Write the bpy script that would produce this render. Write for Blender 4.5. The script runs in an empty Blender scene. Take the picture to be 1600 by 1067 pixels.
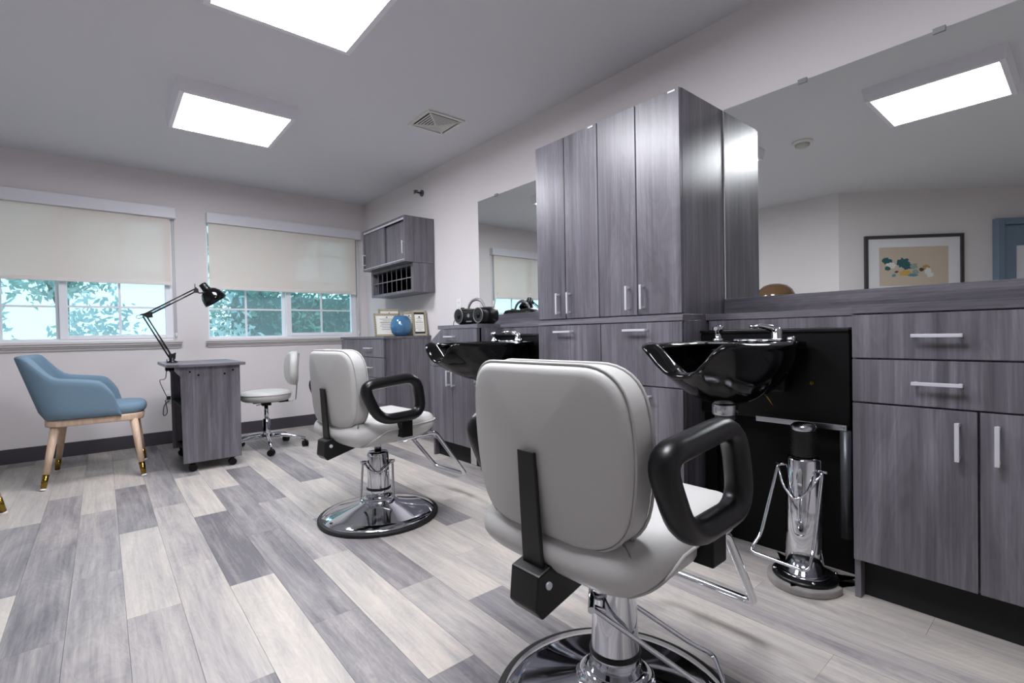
import bpy, bmesh, math, random
from mathutils import Vector, Matrix
random.seed(7)
S = bpy.context.scene
COL = S.collection
R = math.radians
PI = math.pi

# ------------------------------------------------------------------ camera
H = 0.93
def make_camera():
    yaw, pitch, roll = R(39.985), R(-0.866), R(-1.109)
    f = Vector((math.sin(yaw)*math.cos(pitch), math.cos(yaw)*math.cos(pitch), math.sin(pitch)))
    r = Vector((math.cos(yaw), -math.sin(yaw), 0)); u = r.cross(f)
    c, s = math.cos(roll), math.sin(roll)
    r2 = c*r + s*u; u2 = -s*r + c*u
    cd = bpy.data.cameras.new('camera'); co = bpy.data.objects.new('camera', cd); COL.objects.link(co)
    M = Matrix((r2, u2, -f)).transposed().to_4x4(); M.translation = (0, 0, H)
    co.matrix_world = M
    cd.sensor_fit = 'HORIZONTAL'; cd.sensor_width = 36; cd.lens = 763.9/1600*36; cd.clip_start = 0.02
    S.camera = co
make_camera()
# ------------------------------------------------------------------ world, exposure
w = bpy.data.worlds.new('world'); S.world = w; w.use_nodes = True
bg = w.node_tree.nodes['Background']; bg.inputs[0].default_value = (0.86, 0.95, 1.0, 1); bg.inputs[1].default_value = .9
S.view_settings.view_transform = 'Standard'; S.view_settings.look = 'None'
S.view_settings.gamma = 1; S.view_settings.use_curve_mapping = False
S.view_settings.exposure = 1.6
LAMP = 13.0

# ------------------------------------------------------------------ materials
def lin(c):
    if isinstance(c, str):
        c = [int(c[i:i+2], 16)/255 for i in (1, 3, 5)]
        c = [x/12.92 if x <= .04045 else ((x+.055)/1.055)**2.4 for x in c]
    return (c[0], c[1], c[2], 1)
MATS = {}
def pm(name, color, rough=.5, metal=0, spec=.5, coat=0, trans=0, emit=None, es=0, bump=None):
    m = bpy.data.materials.new(name); m.use_nodes = True; nt = m.node_tree
    b = nt.nodes['Principled BSDF']
    b.inputs['Base Color'].default_value = lin(color); b.inputs['Roughness'].default_value = rough
    b.inputs['Metallic'].default_value = metal; b.inputs['Specular IOR Level'].default_value = spec
    b.inputs['Coat Weight'].default_value = coat; b.inputs['Transmission Weight'].default_value = trans
    if emit: b.inputs['Emission Color'].default_value = lin(emit); b.inputs['Emission Strength'].default_value = es
    if bump:
        sc, st = bump
        tc = nt.nodes.new('ShaderNodeTexCoord'); n = nt.nodes.new('ShaderNodeTexNoise'); n.inputs['Scale'].default_value = sc; n.inputs['Detail'].default_value = 3
        bp = nt.nodes.new('ShaderNodeBump'); bp.inputs['Strength'].default_value = st; bp.inputs['Distance'].default_value = .002
        nt.links.new(tc.outputs['Object'], n.inputs['Vector']); nt.links.new(n.outputs['Fac'], bp.inputs['Height']); nt.links.new(bp.outputs['Normal'], b.inputs['Normal'])
    MATS[name] = m
    return m
def ramp(nt, stops):
    r = nt.nodes.new('ShaderNodeValToRGB'); e = r.color_ramp.elements
    while len(e) < len(stops): e.new(.5)
    for i, (p, c) in enumerate(stops): e[i].position = p; e[i].color = lin(c)
    return r
def wood(name, axis, stops, rough=.34, freq=26, along=.8, spec=.5, tone=False):
    """streaky laminate: noise stretched along one axis; each object gets its own cut of the pattern"""
    m = bpy.data.materials.new(name); m.use_nodes = True; nt = m.node_tree; L = nt.links.new
    b = nt.nodes['Principled BSDF']; b.inputs['Roughness'].default_value = rough; b.inputs['Specular IOR Level'].default_value = spec
    tc = nt.nodes.new('ShaderNodeTexCoord'); oi = nt.nodes.new('ShaderNodeObjectInfo')
    cx = nt.nodes.new('ShaderNodeCombineXYZ')
    mu = nt.nodes.new('ShaderNodeMath'); mu.operation = 'MULTIPLY'; mu.inputs[1].default_value = 37.3
    L(oi.outputs['Random'], mu.inputs[0])
    for i in range(3): L(mu.outputs[0], cx.inputs[i])
    ad = nt.nodes.new('ShaderNodeVectorMath'); ad.operation = 'ADD'; L(tc.outputs['Object'], ad.inputs[0]); L(cx.outputs[0], ad.inputs[1])
    def noise(fr, al, detail, dist, rgh=.6):
        mp = nt.nodes.new('ShaderNodeMapping'); sc = [fr]*3; sc[axis] = al; mp.inputs['Scale'].default_value = sc
        n = nt.nodes.new('ShaderNodeTexNoise'); n.inputs['Scale'].default_value = 1; n.inputs['Detail'].default_value = detail
        n.inputs['Roughness'].default_value = rgh; n.inputs['Distortion'].default_value = dist
        L(ad.outputs[0], mp.inputs['Vector']); L(mp.outputs[0], n.inputs['Vector']); return n
    n1 = noise(freq, along, 6, 1.2); n2 = noise(freq*8, along*3, 3, .3); n3 = noise(freq*.35, along*1.2, 3, 2.0)
    a1 = nt.nodes.new('ShaderNodeMath'); a1.operation = 'MULTIPLY_ADD'; a1.inputs[1].default_value = .5
    L(n2.outputs['Fac'], a1.inputs[0]); L(n1.outputs['Fac'], a1.inputs[2])
    a2 = nt.nodes.new('ShaderNodeMath'); a2.operation = 'MULTIPLY_ADD'; a2.inputs[1].default_value = .5
    L(n3.outputs['Fac'], a2.inputs[0]); L(a1.outputs[0], a2.inputs[2])
    su = nt.nodes.new('ShaderNodeMath'); su.operation = 'SUBTRACT'; su.inputs[1].default_value = .5; L(a2.outputs[0], su.inputs[0])
    # growth-ring contours
    w1 = nt.nodes.new('ShaderNodeMath'); w1.operation = 'MULTIPLY'; w1.inputs[1].default_value = 95 if tone else 70; L(n3.outputs['Fac'], w1.inputs[0])
    w2 = nt.nodes.new('ShaderNodeMath'); w2.operation = 'SINE'; L(w1.outputs[0], w2.inputs[0])
    w3 = nt.nodes.new('ShaderNodeMath'); w3.operation = 'MULTIPLY_ADD'; w3.inputs[1].default_value = .035 if tone else .03; L(w2.outputs[0], w3.inputs[0]); L(su.outputs[0], w3.inputs[2]); su = w3
    rp = ramp(nt, stops)
    if tone:
        sp = nt.nodes.new('ShaderNodeSeparateColor'); L(oi.outputs['Color'], sp.inputs[0])
        t0 = nt.nodes.new('ShaderNodeMath'); t0.operation = 'SUBTRACT'; t0.inputs[1].default_value = .5; L(sp.outputs[0], t0.inputs[0])
        t1 = nt.nodes.new('ShaderNodeMath'); t1.operation = 'ADD'; L(su.outputs[0], t1.inputs[0]); L(t0.outputs[0], t1.inputs[1])
        L(t1.outputs[0], rp.inputs[0])
    else:
        L(su.outputs[0], rp.inputs[0])
    L(rp.outputs[0], b.inputs['Base Color'])
    bp = nt.nodes.new('ShaderNodeBump'); bp.inputs['Strength'].default_value = .12; bp.inputs['Distance'].default_value = .001
    L(n2.outputs['Fac'], bp.inputs['Height']); L(bp.outputs[0], b.inputs['Normal'])
    MATS[name] = m
    return m
GREY = [(.18, '#434147'), (.45, '#5d5a61'), (.62, '#6e6b73'), (.85, '#87848b')]
wood('laminate_v', 2, GREY, .32, 17, .7, .75)
wood('laminate_h', 1, GREY, .34, 17, .7)
wood('laminate_x', 0, GREY, .34, 17, .7)
wood('plank', 1, [(.02, '#6c696d'), (.28, '#8d898a'), (.5, '#a6a19e'), (.7, '#b8b2ab'), (.95, '#cbc3b8')], .4, 13, 1.1, .45, tone=True)
wood('beech', 2, [(.2, '#b89a80'), (.5, '#cdb299'), (.8, '#dcc5ae')], .45, 30, 2)
pm('wall_paint', '#dfdada', .9, bump=(260, .25))
pm('ceiling_paint', '#dddde1', .95, bump=(200, .3))
pm('subfloor', '#3c3a3b', .9)
pm('rubber_base', '#3f3c43', .6, bump=(300, .15))
pm('vinyl_white', '#e9eaee', .4)
pm('sill_paint', '#d8d4d2', .5)
pm('fascia_white', '#d9d8dd', .45)
pm('hem_white', '#e0dad6', .5)
pm('fixture_white', '#efecf3', .5)
pm('vent_white', '#e2e0dc', .5)
pm('diffuser', '#ffffff', .6, emit='#f6f7ff', es=LAMP)
pm('black_plastic', '#040405', .45, spec=.25)
pm('black_matte', '#040404', .7, spec=.2)
pm('black_satin', '#08080a', .34, spec=.4)
pm('black_rubber', '#101011', .55)
pm('ceramic_black', '#040405', .1, spec=.38)
pm('toe_black', '#0c0a0c', .75, bump=(400, .2))
pm('chrome', '#d5d7dc', .07, 1)
pm('steel', '#b9bcc2', .22, 1)
pm('nickel', '#d3d3d9', .38, .35)
pm('plate_grey', '#8d8986', .5)
pm('galv', '#5d6064', .4, .6)
pm('brass', '#8f7434', .2, 1)
pm('vinyl_grey', '#bdbcb9', .42, spec=.45, bump=(500, .12))
pm('piping_grey', '#b3b2af', .45)
pm('fabric_blue', '#71899a', .75, spec=.25, bump=(700, .35))
pm('glide_white', '#e6e5e3', .5)
pm('mirror', (.88, .91, .885), 0.0, 1)
pm('mirror_edge', '#8fa39c', .3)
pm('clip_clear', '#8b8d8b', .3)
pm('outlet_white', '#e7e5e6', .4)
pm('gold_frame', '#b8ae94', .4, .35, bump=(300, .6))
pm('gold_dark', '#6a6456', .5, .3)
pm('paper', '#eceae2', .8)
pm('ink', '#55565a', .8)
pm('ink_black', '#222226', .7)
pm('vase_blue', '#416f96', .1, spec=.6, coat=.5)
pm('speaker_grille', '#1a1a1c', .7, bump=(900, .9))
pm('silver_plastic', '#8b8b8e', .35, .4)
pm('frame_dark', '#3d3b3b', .5)
pm('mat_white', '#e8e9ec', .8)
pm('art_beige', '#cdbfac', .8)
pm('art_teal', '#35656a', .8); pm('art_white', '#e4e3df', .8); pm('art_yellow', '#d8b155', .8); pm('art_blue', '#5f93a8', .8); pm('art_brown', '#5b4c40', .8); pm('art_sage', '#93a79c', .8); pm('art_ochre', '#b79457', .8)
pm('door_blue', '#75889a', .5)
pm('dome_brown', '#5d4630', .12, spec=.6)
pm('grey_plastic', '#bfbdb8', .4)
pm('trunk', '#7d786f', .9, bump=(40, .8))
pm('hedge_dark', '#3d6660', .9, bump=(30, 1))
pm('lawn', '#7f9a63', .95, bump=(60, .8))
pm('brick_pale', '#9fb6bd', .9)
def leafmat(name, c1, c2):
    m = bpy.data.materials.new(name); m.use_nodes = True; nt = m.node_tree; nt.nodes.clear(); L = nt.links.new
    o = nt.nodes.new('ShaderNodeOutputMaterial'); mx = nt.nodes.new('ShaderNodeMixShader'); mx.inputs[0].default_value = .45
    d = nt.nodes.new('ShaderNodeBsdfDiffuse'); t = nt.nodes.new('ShaderNodeBsdfTranslucent')
    tc = nt.nodes.new('ShaderNodeTexCoord'); n = nt.nodes.new('ShaderNodeTexNoise'); n.inputs['Scale'].default_value = 3.5
    rp = ramp(nt, [(.35, c1), (.65, c2)]); L(tc.outputs['Object'], n.inputs['Vector']); L(n.outputs['Fac'], rp.inputs[0])
    L(rp.outputs[0], d.inputs[0]); L(rp.outputs[0], t.inputs[0]); L(d.outputs[0], mx.inputs[1]); L(t.outputs[0], mx.inputs[2]); L(mx.outputs[0], o.inputs[0]); MATS[name] = m
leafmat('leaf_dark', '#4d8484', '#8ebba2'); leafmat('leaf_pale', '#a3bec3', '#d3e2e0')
def glassmat(name, tint, gl=.06, haze=0):
    m = bpy.data.materials.new(name); m.use_nodes = True; nt = m.node_tree; nt.nodes.clear(); L = nt.links.new
    o = nt.nodes.new('ShaderNodeOutputMaterial'); mx = nt.nodes.new('ShaderNodeMixShader'); mx.inputs[0].default_value = gl
    t = nt.nodes.new('ShaderNodeBsdfTransparent'); t.inputs[0].default_value = tint + (1,); g = nt.nodes.new('ShaderNodeBsdfGlossy'); g.inputs['Roughness'].default_value = .02
    L(t.outputs[0], mx.inputs[1]); L(g.outputs[0], mx.inputs[2])
    last = mx
    if haze:    # pale diffuse share mixed in, paints a milky haze over the view
        d = nt.nodes.new('ShaderNodeBsdfDiffuse'); d.inputs[0].default_value = lin('#dfe9ee'); m3 = nt.nodes.new('ShaderNodeMixShader'); m3.inputs[0].default_value = haze
        L(mx.outputs[0], m3.inputs[1]); L(d.outputs[0], m3.inputs[2]); last = m3
    L(last.outputs[0], o.inputs[0]); MATS[name] = m
glassmat('window_glass', (.70, .88, .94), .05, .15); glassmat('acrylic', (.8, .8, .85), .12)
def shademat():
    m = bpy.data.materials.new('shade_fabric'); m.use_nodes = True; nt = m.node_tree; nt.nodes.clear(); L = nt.links.new
    o = nt.nodes.new('ShaderNodeOutputMaterial')
    d = nt.nodes.new('ShaderNodeBsdfDiffuse'); d.inputs[0].default_value = lin('#f3ece6')
    t = nt.nodes.new('ShaderNodeBsdfTranslucent'); t.inputs[0].default_value = lin('#f6dfd0')
    tr = nt.nodes.new('ShaderNodeBsdfTransparent')
    m1 = nt.nodes.new('ShaderNodeMixShader'); m1.inputs[0].default_value = .22; L(d.outputs[0], m1.inputs[1]); L(t.outputs[0], m1.inputs[2])
    m2 = nt.nodes.new('ShaderNodeMixShader'); m2.inputs[0].default_value = .21; L(m1.outputs[0], m2.inputs[1]); L(tr.outputs[0], m2.inputs[2])
    L(m2.outputs[0], o.inputs[0]); MATS['shade_fabric'] = m
shademat()

# ------------------------------------------------------------------ mesh helpers
def fillet(pts, d, n=5, closed=False):
    P = [Vector(p) for p in pts]; out = []; N = len(P)
    ds = d if isinstance(d, (list, tuple)) else [d]*N
    for i in range(N):
        if not closed and i in (0, N-1): out.append(P[i]); continue
        a, b, c = P[i-1], P[i], P[(i+1) % N]; dd = ds[i]
        la, lc = (a-b).length, (c-b).length
        p0 = b+(a-b)*(min(dd, la*.49)/la); p1 = b+(c-b)*(min(dd, lc*.49)/lc)
        for k in range(n+1):
            t = k/n; out.append(p0*(1-t)**2+b*2*t*(1-t)+p1*t*t)
    return out
class MB:
    def __init__(s): s.v = []; s.f = []; s.sm = []
    def add(s, vs, fs, smooth=False):
        o = len(s.v); s.v += [tuple(v) for v in vs]
        for f in fs: s.f.append(tuple(o+i for i in f)); s.sm.append(smooth)
        return s
    def box(s, x0, x1, y0, y1, z0, z1):
        x0, x1 = min(x0, x1), max(x0, x1); y0, y1 = min(y0, y1), max(y0, y1); z0, z1 = min(z0, z1), max(z0, z1)
        return s.add([(x0,y0,z0),(x1,y0,z0),(x1,y1,z0),(x0,y1,z0),(x0,y0,z1),(x1,y0,z1),(x1,y1,z1),(x0,y1,z1)],
                     [(0,3,2,1),(4,5,6,7),(0,1,5,4),(1,2,6,5),(2,3,7,6),(3,0,4,7)])
    def prism(s, poly, axis, a, b, smooth=False):
        """poly: 2D points in the two other axes (x,y,z order)"""
        def mk(p, t):
            q = list(p); q.insert(axis, t); return q
        n = len(poly); vs = [mk(p, a) for p in poly]+[mk(p, b) for p in poly]
        fs = [tuple(range(n-1, -1, -1)), tuple(range(n, 2*n))]
        s.add(vs, fs); o = len(s.v)-2*n
        for i in range(n): s.f.append((o+i, o+(i+1) % n, o+n+(i+1) % n, o+n+i)); s.sm.append(smooth)
        return s
    def lathe(s, prof, c=(0,0,0), n=32, M=None, smooth=True):
        vs = []; fs = []
        for r, z in prof:
            for k in range(n):
                a = 2*PI*k/n; p = Vector((r*math.cos(a), r*math.sin(a), z))
                if M: p = M @ p
                vs.append(p+Vector(c))
        m = len(prof)
        for j in range(m-1):
            for k in range(n):
                fs.append((j*n+k, j*n+(k+1) % n, (j+1)*n+(k+1) % n, (j+1)*n+k))
        s.add(vs, fs, smooth); o = len(s.v)-len(vs)
        if prof[0][0] > 1e-6: s.f.append(tuple(o+k for k in range(n-1, -1, -1))); s.sm.append(False)
        if prof[-1][0] > 1e-6: s.f.append(tuple(o+(m-1)*n+k for k in range(n))); s.sm.append(False)
        return s
    def tube(s, path, r, n=8, closed=False, sec=None, up=None):
        P = [Vector(p) for p in path]; N = len(P); T = []
        for i in range(N):
            if closed: t = P[(i+1) % N]-P[i-1]
            else: t = P[min(i+1, N-1)]-P[max(i-1, 0)]
            T.append(t.normalized())
        u0 = Vector(up) if up else (Vector((0,0,1)) if abs(T[0].z) < .9 else Vector((1,0,0)))
        rr = r if isinstance(r, (list, tuple)) else [r]*N
        vs = []; U = None
        for i in range(N):
            if U is None or up: U = u0
            U = (U-T[i]*U.dot(T[i])).normalized(); V = T[i].cross(U)
            for k in range(n):
                a = 2*PI*k/n; ca, sa = math.cos(a), math.sin(a)
                if sec: vs.append(P[i]+U*ca*sec[0]+V*sa*sec[1])
                else: vs.append(P[i]+(U*ca+V*sa)*rr[i])
        fs = []
        for i in range(N if closed else N-1):
            j = (i+1) % N
            for k in range(n): fs.append((i*n+k, i*n+(k+1) % n, j*n+(k+1) % n, j*n+k))
        s.add(vs, fs, True)
        if not closed:
            o = len(s.v)-len(vs); s.f.append(tuple(o+k for k in range(n-1, -1, -1))); s.f.append(tuple(o+(N-1)*n+k for k in range(n))); s.sm += [False, False]
        return s
    def cyl(s, a, b, r, n=16, r2=None):
        return s.tube([a, b], [r, r if r2 is None else r2], n)
    def grid(s, rows, closed_u=False, closed_v=False, smooth=True):
        """rows: list of equal-length lists of points"""
        n = len(rows[0]); m = len(rows); vs = [p for r in rows for p in r]; fs = []
        for i in range(m if closed_u else m-1):
            for j in range(n if closed_v else n-1):
                a, b = i, (i+1) % m; c, d = j, (j+1) % n
                fs.append((a*n+c, a*n+d, b*n+d, b*n+c))
        return s.add(vs, fs, smooth)
    def pillow(s, outline, T, r, b0=0, b1=0, fn=None, k=5):
        """padded slab: convex 2D outline, thickness T, edge radius r, face bulges b0/b1; fn(a,b,d)->xyz"""
        P = [Vector((p[0], p[1])) for p in outline]; N = len(P)
        A = sum(P[i].x*P[(i+1) % N].y-P[(i+1) % N].x*P[i].y for i in range(N))
        if A < 0: P.reverse()
        nr = []
        for i in range(N):
            e = (P[(i+1) % N]-P[i-1]).normalized(); nr.append(Vector((e.y, -e.x)))
        c = sum(P, Vector((0, 0)))/N; rows = []
        fn = fn or (lambda a, b, d: (a, b, d))
        inn = [P[i]-nr[i]*r for i in range(N)]
        for sc in (.15, .4, .65, .85): rows.append([fn(*(c+(p-c)*sc), -T/2-b0*(1-sc*sc)) for p in inn])
        for j in range(k+1):
            ph = -PI/2+PI/2*j/k; rows.append([fn(*(P[i]-nr[i]*r*(1-math.cos(ph))), -(T/2-r)+r*math.sin(ph)) for i in range(N)])
        for j in range(k+1):
            ph = PI/2*j/k; rows.append([fn(*(P[i]-nr[i]*r*(1-math.cos(ph))), (T/2-r)+r*math.sin(ph)) for i in range(N)])
        for sc in (.85, .65, .4, .15): rows.append([fn(*(c+(p-c)*sc), T/2+b1*(1-sc*sc)) for p in inn])
        o = len(s.v); s.grid(rows, closed_v=True)
        m = len(rows); s.f.append(tuple(o+i for i in range(N-1, -1, -1))); s.f.append(tuple(o+(m-1)*N+i for i in range(N))); s.sm += [True, True]
        return s
    def build(s, name, mat, parent=None, bevel=0, seg=2, kind=None, label=None, smooth=None, M=None):
        me = bpy.data.meshes.new(name)
        off = Vector((0, 0, 0))
        if parent is not None and parent.get('_world'): off = Vector(parent['_world'])
        vs = [Vector(v)-off for v in s.v]
        if M: vs = [M @ v for v in vs]
        me.from_pydata(vs, [], s.f); me.polygons.foreach_set('use_smooth', s.sm if smooth is None else [smooth]*len(s.f))
        bm = bmesh.new(); bm.from_mesh(me)
        bmesh.ops.recalc_face_normals(bm, faces=bm.faces)
        if bevel: bmesh.ops.bevel(bm, geom=[e for e in bm.edges if e.calc_face_angle(0) > .5], offset=bevel, segments=seg, profile=.5, affect='EDGES', clamp_overlap=True)
        bm.to_mesh(me); bm.free()
        me.materials.append(MATS[mat])
        o = bpy.data.objects.new(name, me); COL.objects.link(o)
        if parent is not None:
            o.parent = parent
            if parent.get('_world'): o['_world'] = parent['_world']
        if kind: o['kind'] = kind
        if label: o['label'] = label
        return o
def thing(name, label, cat, loc=(0,0,0), rotz=0, group=None, world=False):
    o = bpy.data.objects.new(name, None); COL.objects.link(o); o.location = loc; o.rotation_euler = (0, 0, rotz); o.empty_display_size = .1
    o['label'] = label; o['category'] = cat
    if group: o['group'] = group
    if world: o['_world'] = loc
    return o
def tag(o, label, cat, group=None):
    o['label'] = label; o['category'] = cat
    if group: o['group'] = group
    return o
def struct(o): o['kind'] = 'structure'; return o
def copy_tree(o, parent=None):
    c = o.copy(); COL.objects.link(c); c.parent = parent
    for ch in list(o.children): copy_tree(ch, c)
    return c

# ------------------------------------------------------------------ key planes (metres)
XC, XW, YW, ZC = 1.955, 2.352, 5.397, 2.445
XL = -1.705
ZS0, ZS1 = .976, 1.004

# ------------------------------------------------------------------ room shell
T = .15
struct(MB().prism([(XW+T, -1.8), (XW+T, YW+T), (XL-T, YW+T), (XL-T, 1.8), (-3.45, .1), (-3.45, -1.8)], 2, -.12, -.005).build('floor', 'subfloor'))
struct(MB().prism([(XW+T, -1.8), (XW+T, YW+T), (XL-T, YW+T), (XL-T, 1.8), (-3.45, .1), (-3.45, -1.8)], 2, ZC, ZC+.1).build('ceiling', 'ceiling_paint'))
floor = bpy.data.objects['floor']
struct(MB().box(XW, XW+T, -1.8, YW+T, 0, ZC).build('wall_right', 'wall_paint'))
struct(MB().box(XL-T, XL, 1.856, YW+T, 0, ZC).build('wall_left', 'wall_paint'))
dx, dy = .7071, -.7071
def diag(s, d, z):     # a point on the diagonal wall: s metres along it, d metres into the room
    return (XL-.7071*s+.7071*d, 1.856-.7071*s-.7071*d, z)
struct(MB().add([diag(0,0,0), diag(2.25,0,0), diag(2.25,-.15,0), diag(0,-.15,0), diag(0,0,ZC), diag(2.25,0,ZC), diag(2.25,-.15,ZC), diag(0,-.15,ZC)],
     [(0,1,2,3),(4,5,6,7),(0,1,5,4),(1,2,6,5),(2,3,7,6),(3,0,4,7)]).build('wall_diagonal', 'wall_paint'))
struct(MB().box(-3.44, -3.295, -1.8, .28, 0, ZC).build('wall_entry', 'wall_paint'))
struct(MB().box(-3.44, XW+T, -1.8, -1.65, 0, ZC).build('wall_rear', 'wall_paint'))
# far wall with two window openings
W1 = (-.955, .505); W2 = (.778, 2.238); ZB, ZT = .93, 2.06
wf = MB()
for a, b in ((XL-T, W1[0]), (W1[1], W2[0]), (W2[1], XW+T)): wf.box(a, b, YW, YW+T, 0, ZC)
for a, b in (W1, W2): wf.box(a, b, YW, YW+T, 0, ZB); wf.box(a, b, YW, YW+T, ZT, ZC)
struct(wf.build('wall_far', 'wall_paint'))
def basebd(name, *boxes):
    m = MB()
    for b in boxes: m.box(*b)
    return struct(m.build(name, 'rubber_base', bevel=.004))
basebd('baseboard_far', (XL, XW, YW-.012, YW, 0, .114))
basebd('baseboard_left', (XL, XL+.012, 1.856, YW-.012, 0, .114))
basebd('baseboard_right', (XW-.012, XW, 3.34, 3.97, 0, .114))
# floor planks, each its own piece
PWD, PLEN, PX0 = .1533, .944, -.2652
ENDS = {-1: 3.51, 0: 3.02, 1: 3.505, 2: 3.025, 3: 3.36, 4: 3.04, 5: 3.52, 6: 3.05, 7: 3.53, 8: 3.30, 9: 3.62, 10: 2.98}
TONE = {(-1, 0): .62, (-1, -1): .20, (-1, -2): .72, (0, 1): .68, (0, 0): .34, (0, -1): .22, (1, 0): .74, (1, -1): .46, (1, -2): .40, (2, 0): .20, (2, -1): .66, (2, -2): .5,
        (3, 0): .36, (3, -1): .58, (3, -2): .6, (4, 0): .72, (4, -1): .10, (4, -2): .78, (5, 0): .70, (5, -1): .24, (5, -2): .20, (5, -3): .3, (6, 1): .6, (6, 0): .16, (6, -1): .42, (6, -2): .68,
        (7, 0): .72, (7, -1): .64, (7, -2): .3, (7, -3): .55, (8, 0): .18, (8, -1): .68, (8, -2): .66, (9, 0): .5, (9, -1): .5, (9, -2): .72, (10, -1): .3, (11, -1): .74, (11, -2): .66, (12, -2): .4, (13, -2): .45, (14, -2): .7}
rnd = random.Random(11); pmesh = {}
def inside(x, y):
    return -1.65 < y < YW and -3.29 < x < XW and (x > XL-.02 or (y < 1.856 and x-y > XL-1.856-.12))
for i in range(-20, 18):
    x0 = PX0+PWD*i; e = ENDS.get(i, 3.0+rnd.choice((0, .31, .47, .62, .16)))
    for k in range(-6, 4):
        y0, y1 = e+PLEN*k, e+PLEN*(k+1)
        a, b = max(y0, -1.65), min(y1, YW); xa, xb = x0, min(x0+PWD, XW)
        if b-a < .03 or xb-xa < .01: continue
        if x0+PWD/2 < XL: a, b = a, min(b, 1.856+(x0-XL)+.1)
        if b-a < .03 or not inside((xa+xb)/2, a+.01): continue
        key = (round(b-a, 3), round(xb-xa, 3)); t = TONE.get((i, k), rnd.choice((.2, .3, .45, .55, .62, .66, .7, .74)))
        if key not in pmesh:
            o = MB().box(.0003, key[1]-.0003, .0003, key[0]-.0003, -.005, 0).build('plank', 'plank', floor); pmesh[key] = o.data
        else:
            o = bpy.data.objects.new('plank', pmesh[key]); COL.objects.link(o); o.parent = floor
        o.location = (xa, a, 0); o.color = (t, t, t, 1)

# ------------------------------------------------------------------ windows and roller shades
def window(n, ox, lp, st, rp, vm, label):
    """slider: left fixed pane lp, meeting stile st, right sash pane rp, vertical muntins vm"""
    yg = YW+.045
    win = thing('window_%d' % n, label, 'window', (sum(ox)/2, YW+.06, ZB), world=True); win['kind'] = 'structure'; del win['category']
    fr = MB(); y0, y1 = YW+.02, YW+.11
    fr.box(ox[0], lp[0], y0, y1, ZB, ZT); fr.box(rp[1]+.055, ox[1], y0, y1, ZB, ZT)
    fr.box(lp[0], rp[1]+.055, y0, y1, ZB, .962); fr.box(lp[0], rp[1]+.055, y0, y1, 2.03, ZT)
    fr.build('window_frame', 'vinyl_white', win, .003)
    sa = MB(); ys0, ys1 = YW+.012, YW+.055
    sa.box(st[1]-.05, rp[0], ys0, ys1, .955, 2.035); sa.box(rp[1], rp[1]+.058, ys0, ys1, .955, 2.035)
    sa.box(rp[0], rp[1], ys0, ys1, .955, .988); sa.box(rp[0], rp[1], ys0, ys1, 1.99, 2.035)
    sa.build('sliding_sash', 'vinyl_white', win, .003)
    sf = MB(); sf.box(lp[1], st[1]-.02, YW+.058, YW+.1, .96, 2.035); sf.build('meeting_stile', 'vinyl_white', win, .003)
    for (a, b, yy, zb, vx) in ((lp[0], lp[1], YW+.08, .962, vm[0]), (rp[0], rp[1], YW+.036, .988, vm[1])):
        MB().box(a-.003, b+.003, yy-.002, yy+.002, zb-.003, 2.032).build('pane', 'window_glass', win)
        m = MB(); m.box(vx-.009, vx+.009, yy-.006, yy+.006, zb, 2.03)
        for z in (1.228, 1.527, 1.825): m.box(a, b, yy-.005, yy+.005, z-.008, z+.008)
        m.build('muntin', 'vinyl_white', win)
    sl = MB(); sx0, sx1 = ox[0]-.034, ox[1]+.066
    prof = [(YW+.02, .936), (YW-.062, .936), (YW-.062, .918), (YW-.05, .915), (YW-.05, .902), (YW-.036, .898), (YW-.03, .884), (YW-.018, .880), (YW-.014, .864), (YW, .861), (YW+.02, .90)]
    # mitred ends: profile shrinks toward the wall
    rows = []
    for x, sg in ((sx0, 1), (sx1, -1)):
        rows.append([(x+sg*max(0, (y-(YW-.062)))*.45, y, z) for y, z in prof])
    sl.grid(rows, closed_v=True, smooth=False); nn = len(prof); sl.f.append(tuple(range(nn))); sl.f.append(tuple(range(nn, 2*nn))); sl.sm += [False, False]
    sl.build('window_sill', 'sill_paint', win)
    return win
window(1, W1, (-.935, -.285), (-.285, -.21), (-.208, .448), (-.60, .127), 'left sliding window with white grid muntins')
window(2, W2, (.792, 1.452), (1.452, 1.528), (1.53, 2.17), (1.115, 1.845), 'sliding window nearest the room corner')
def shade(x0, x1, f0, f1, zb, label, cord):
    t = thing('roller_shade', label, 'roller shade', ((x0+x1)/2, YW-.03, 2.03), group='window roller shades', world=True)
    MB().box(x0, x1, YW-.07, YW-.001, 2.030, 2.127).build('fascia', 'fascia_white', t, .003)
    MB().box(f0, f1, YW-.036, YW-.0345, zb+.03, 2.06).build('shade_cloth', 'shade_fabric', t)
    MB().box(f0, f1, YW-.041, YW-.029, zb, zb+.032).build('hem_bar', 'hem_white', t, .003)
    m = MB(); m.tube([(cord, YW-.02, 2.04), (cord, YW-.02, .99)], .0022, 6); m.tube([(cord+.012, YW-.02, 2.04), (cord+.012, YW-.02, .99)], .0022, 6); m.cyl((cord+.006, YW-.02, 1.0), (cord+.006, YW-.02, .955), .008, 8)
    m.build('pull_cord', 'fascia_white', t)
shade(-.99, .537, -.965, .494, 1.428, 'roller shade half lowered over the left window', .515)
shade(.778, 2.272, .79, 2.212, 1.408, 'roller shade half lowered over the window by the corner', 2.24)

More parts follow.
